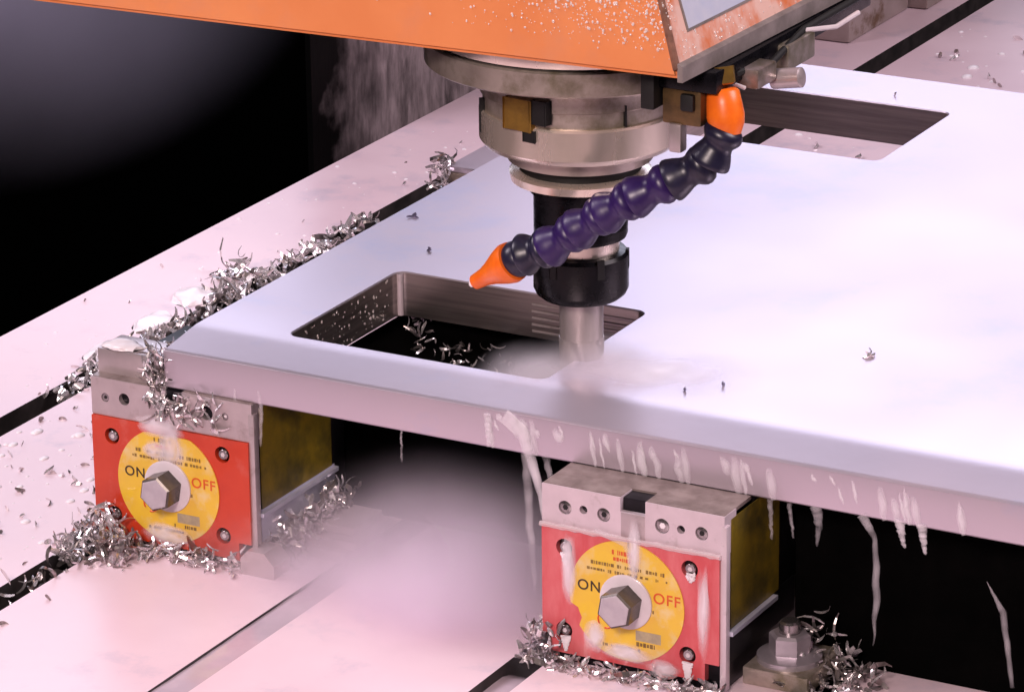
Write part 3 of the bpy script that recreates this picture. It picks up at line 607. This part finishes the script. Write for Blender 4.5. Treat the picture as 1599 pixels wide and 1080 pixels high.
# ---------------------------------------------------------------- running coolant
def stream(pts, rads, label, m=M_milk, seed=0, flat=.28):
    rr = random.Random(seed); bm = bmesh.new(); P_ = []; R_ = []
    n = 26; m_ = len(pts) - 1
    for i in range(n + 1):
        t = i / n * m_; k = min(int(t), m_ - 1); u = t - k
        p = Vector(pts[k]).lerp(Vector(pts[k + 1]), u); p.x += .06 * noise.noise((i * .35, seed, 0)); P_.append(p)
        R_.append((rads[k] * (1 - u) + rads[k + 1] * u) * (1 + .22 * noise.noise((i * .5, seed, 5))))
    fl_ = bm.verts.layers.float.new('film'); tube(bm, P_, R_, 10); cy_ = sum(p.y for p in P_) / len(P_); bm.verts.ensure_lookup_table()
    amp = {M_milk: .8, M_milkthin: .30}.get(m, 1.2)
    for q_, v in enumerate(bm.verts):
        k_ = min(q_ // 10, n); e_ = max(0, 1 - (abs(v.co.x - P_[k_].x) / max(R_[k_], .001)) ** 2)
        v[fl_] = amp * (.15 + .85 * e_) * (.65 + .6 * noise.noise((k_ * .35, seed * 3.1, 1))) * min(1, (n - k_ + 1.5) / 5)
        if abs(v.co.y - cy_) < .6: v.co.y = cy_ + (v.co.y - cy_) * flat
    if m in (M_milk, M_milkthin): m = M_film
    return tag(link('coolant_trickle', bm, m, None, True), label, 'coolant', 'trickles of coolant running off the plate')
stream([(14.0, -.04, -.45), (14.7, -.06, -.9), (15.0, -.08, -1.75), (15.45, -.15, -3.2), (15.75, -.2, -5.2)], [.3, .28, .22, .16, .05], 'broad milky trickle running over the plate edge beside the right clamp', seed=1)
stream([(13.3, -.03, -.5), (13.35, -.05, -1.7)], [.16, .09], 'short pale trickle on the plate edge, left of the broad trickle', seed=2)
stream([(15.6, -.05, -1.6), (15.9, -.1, -2.8), (16.3, -.3, -4.3)], [.16, .1, .04], 'thin trickle tight against the left side of the right clamp', M_milkthin, seed=3)
stream([(14.7, .1, -1.7), (14.8, .2, -4.5), (15.0, .2, -6.8)], [.2, .16, .1], 'faint veil of coolant falling left of the right clamp', M_milkthin, seed=4)
stream([(9.8, 0.02, -1.7), (9.8, .02, -2.9)], [.045, .05], 'thin hanging thread of coolant midway between the two clamps', M_milkthin, seed=5)
stream([(25.75, -.02, -1.7), (25.85, 0, -2.2), (25.8, 0, -3.1)], [.22, .16, .04], 'tapering drip right of the yellow side label', M_milkthin, seed=6)
stream([(27.4, -.03, -1.66), (27.9, -.03, -2.4), (28.0, 0, -4.4), (27.9, 0, -6.3)], [.2, .1, .15, .02], 'long broken trickle hanging in the dark beyond the right clamp', M_milkthin, seed=7)
stream([(28.75, -.02, -1.6), (28.95, -.02, -2.55)], [.2, .06], 'short pointed drip, left one of the close pair', M_milk, seed=8)
stream([(29.55, -.02, -1.6), (29.7, -.02, -2.65)], [.2, .06], 'short pointed drip, right one of the close pair', M_milk, seed=9)
stream([(31.9, -.02, -3.2), (32.5, 0, -4.2), (32.9, 0, -6.8)], [.01, .13, .08], 'faint trickle near the right border of the picture', M_milkthin, seed=10)
stream([(23.9, .3, -1.7), (24.0, .3, -3.3)], [.12, .05], 'olive-tinted drip in front of the yellow side label, nearer the clamp', M_milkthin, seed=11)
stream([(24.6, .3, -1.8), (24.8, .3, -3.1)], [.10, .04], 'olive-tinted drip in front of the yellow side label, farther from the clamp', M_milkthin, seed=12)
stream([(3.0, -.05, -1.3), (3.05, -.1, -2.6)], [.05, .09], 'small hanging droplet thread over the left clamp jaw', M_milkthin, seed=13)
stream([(4.0, -.05, -1.2), (4.1, -.1, -1.9), (4.0, 0, -3.3)], [.06, .1, .05], 'droplet thread just right of the left clamp', M_milkthin, seed=14)
stream([(18.6, -2.25, -3.0), (19.8, -2.26, -3.3), (20.1, -2.3, -4.2), (20.2, -2.3, -4.9)], [.08, .14, .12, .04], 'milky runnel flowing down the right clamp onto its dial', M_milkthin, seed=15)
bm = bmesh.new(); rr = random.Random(31); fl_ = bm.verts.layers.float.new('film')
for i in range(46):
    x = 13.2 + 19 * rr.random() ** 1.2; zt_ = -.38 - .5 * rr.random(); zl = -1.72 if rr.random() < .6 else zt_ - .6 * rr.random() - .2; wd = .05 + .16 * rr.random() ** 2
    n_ = 10; P_ = [(x + .08 * noise.noise((k * .3, i, 0)) + .02 * k, -.012, zt_ + (zl - zt_) * k / n_) for k in range(n_ + 1)]
    b0 = len(bm.verts); tube(bm, P_, [wd * (.5 + .6 * math.sin(math.pi * (k + .5) / (n_ + 1))) for k in range(n_ + 1)], 8); bm.verts.ensure_lookup_table()
    for q_, v in enumerate(bm.verts[b0:]):
        k_ = q_ // 8; c_ = P_[min(k_, n_)]; r_ = wd * (.5 + .6 * math.sin(math.pi * (k_ + .5) / (n_ + 1))); e_ = max(0, 1 - (abs(v.co.x - c_[0]) / r_) ** 2)
        v[fl_] = .75 * e_ * (.25 + .75 * math.sin(math.pi * min(1, (k_ + .2) / (n_ + .4)))); v.co.y = -.012 + (v.co.y + .012) * .15
tag(link('coolant_film', bm, M_film, None, True), 'milky runs of coolant sheeting down the front face of the plate', 'coolant', None, 'stuff')
def smear(name, pts, y, label, seed):
    bm = bmesh.new(); fl_ = bm.verts.layers.float.new('film')
    for k, (x, z, sx_, sz_) in enumerate(pts):
        b0 = len(bm.verts); bmesh.ops.create_icosphere(bm, subdivisions=3, radius=1); bm.verts.ensure_lookup_table()
        for v in bm.verts[b0:]:
            v[fl_] = max(0, 1 - math.hypot(v.co.x, v.co.z) ** 1.5) * (.8 + .5 * noise.noise(v.co * 3 + Vector((seed, k, 0)))); d = 1.25 + .45 * noise.noise(v.co * 1.6 + Vector((seed + k * 3, 0, 0))); v.co = Vector((x + v.co.x * sx_ * d, y - .0 + v.co.y * .035, z + v.co.z * sz_ * d))
    tag(link(name, bm, M_film, None, True), label, 'coolant', None, 'stuff')
smear('coolant_film', [(-.1, -3.15, .9, .35), (.35, -3.9, .45, .7), (.1, -7.3, .9, .35), (-.3, -4.1, .5, .3)], -.36, 'milky film smeared over the left dial', 3)
smear('coolant_film', [(20.1, -3.5, .22, .9), (19.8, -7.3, .8, .3), (18.6, -6.9, .35, .5), (17.6, -4.6, .25, 1.1), (22.7, -5.2, .2, 1.3), (21.2, -7.6, .5, .25)], -2.27, 'milky film smeared over the right dial and its face plate', 8)
# white water thrown over the plate and the window rim at the cutter
bm = bmesh.new(); fl_ = bm.verts.layers.float.new('film')
def disc_film(cx_, cy_, z_, ax, ay, rot, seed, amp):
    n1, n2 = 14, 48; rows = []; ca_, sa_ = math.cos(rot), math.sin(rot)
    for i in range(n1 + 1):
        r = i / n1; row = []
        for k in range(n2):
            a = 2 * math.pi * k / n2; nn = noise.noise((math.cos(a) * 1.5, math.sin(a) * 1.5, seed)); rr_ = r * (1 + .18 * nn)
            x, y = rr_ * ax * math.cos(a), rr_ * ay * math.sin(a)
            v = bm.verts.new((cx_ + x * ca_ - y * sa_, cy_ + x * sa_ + y * ca_, z_ + .05 * (1 - r) + .03 * noise.noise((x * 1.5, y * 1.5, seed)) * (1 - r)))
            v[fl_] = amp * (1 - r) ** 1.5 * (1 + .5 * noise.noise((x * .9, y * .9, seed + 3))); row.append(v)
        rows.append(row)
    for A_, B_ in zip(rows, rows[1:]):
        for k in range(n2): bm.faces.new((A_[k], A_[(k + 1) % n2], B_[(k + 1) % n2], B_[k]))
disc_film(17.4, 5.0, .03, 4.4, 2.8, .4, 1, .95)
tag(link('white_water', bm, M_film, None, True), 'white coolant water spreading over the plate right of the end mill', 'coolant', None, 'stuff')
# bead of milky coolant along the top of the right clamp's face
bm = bmesh.new(); tube(bm, [(16.5 + 6.8 * i / 40, -2.23, -3.16 + .05 * noise.noise((i * .4, 3, 1))) for i in range(41)], [.09 + .05 * noise.noise((i * .7, 0, 2)) for i in range(41)], 8)
tag(link('coolant_trickle', bm, M_milk, None, True), 'bead of milky coolant lying along the top of the pinkish clamp face', 'coolant', 'trickles of coolant running off the plate')
# drops below the screws of the right clamp
for k, (x, z, l) in enumerate([(17.48, -4.1, .45), (22.2, -4.0, .25), (17.46, -7.15, .55), (22.1, -7.2, .8)]):
    lb = ['upper left', 'upper right', 'lower left', 'lower right'][k]
    stream([(x, -2.24, z), (x, -2.24, z - l)], [.22, .05], 'white run of coolant below the %s screw of the pinkish clamp' % lb, M_foam, seed=20 + k)
# individual chips on the plate
def one(loc, s, seed, label, m=M_chip, flat=.9):
    r = random.Random(seed); bm = bmesh.new()
    for k in range(3): chip_bm(bm, Vector((r.gauss(0, .06 * s), r.gauss(0, .06 * s), .05 + .03 * k)), r, s, .05, flat)
    o = link('metal_chip', bm, m); o.location = loc; tag(o, label, 'metal chip', 'loose chips on the plate')
one((23.3, 9.9, 0), .9, 1, 'tangled pale chip alone on the right half of the plate')
one((19.9, 4.9, .0), .35, 2, 'tiny dark chip on the plate right of the cutter, farther from its front edge', M_chipflat)
one((19.0, 3.8, .0), .4, 3, 'tiny dark chip on the plate right of the cutter, nearer its front edge', M_chipflat)
one((3.5, 13.2, 0), .45, 4, 'small bluish chip on the plate behind the left corner of the near window', M_chipflat)
one((.9, 16.6, 0), .7, 5, 'thin dark chip lying near the left edge of the plate', M_chipflat)
one((31.0, 18.5, 0), .8, 6, 'thin chip near the right border on the plate', M_chipflat)
one((11.0, 40.3, 0), .5, 7, 'small chip at the far rim of the far window')
# ---------------------------------------------------------------- mist
MC = (.99, .96, .99)
mist((15.2, 4.7, -.2), (3.3, 2.6, 1.5), (0, 0, 0), mist_mat('mist_spray', MC, 2.2, 1.6, 2.2), 'white spray of coolant thrown up around the end mill')
mist((13.0, 3.6, -.8), (2.4, 2.2, 1.8), (0, 0, 0), mist_mat('mist_veil', MC, 4.0, 2.0, 2.0), 'fan of coolant flung over the front rim of the near window')
mist((11.3, .4, -8.3), (8.0, 6.0, 6.2), (0, 0, 0), mist_mat('mist_low', (.98, .93, .99), 3.0, 1.3, 2.6, nmix=.8), 'pale mist drifting under the plate between the two clamps')
mist((5.5, .5, -7.6), (5.5, 4.5, 2.6), (0, 0, 0), mist_mat('mist_thin', (.98, .93, .99), .7, 1.3, 2.0, nmix=.8), 'thin mist over the stepped plates beside the left clamp')
mist((-67, 85, -12), (19, 24, 15), (0, 0, 0), mist_mat('mist_far', (.86, .78, .92), .05, 1.5, 1.2), 'faint violet haze behind the machine at upper left')
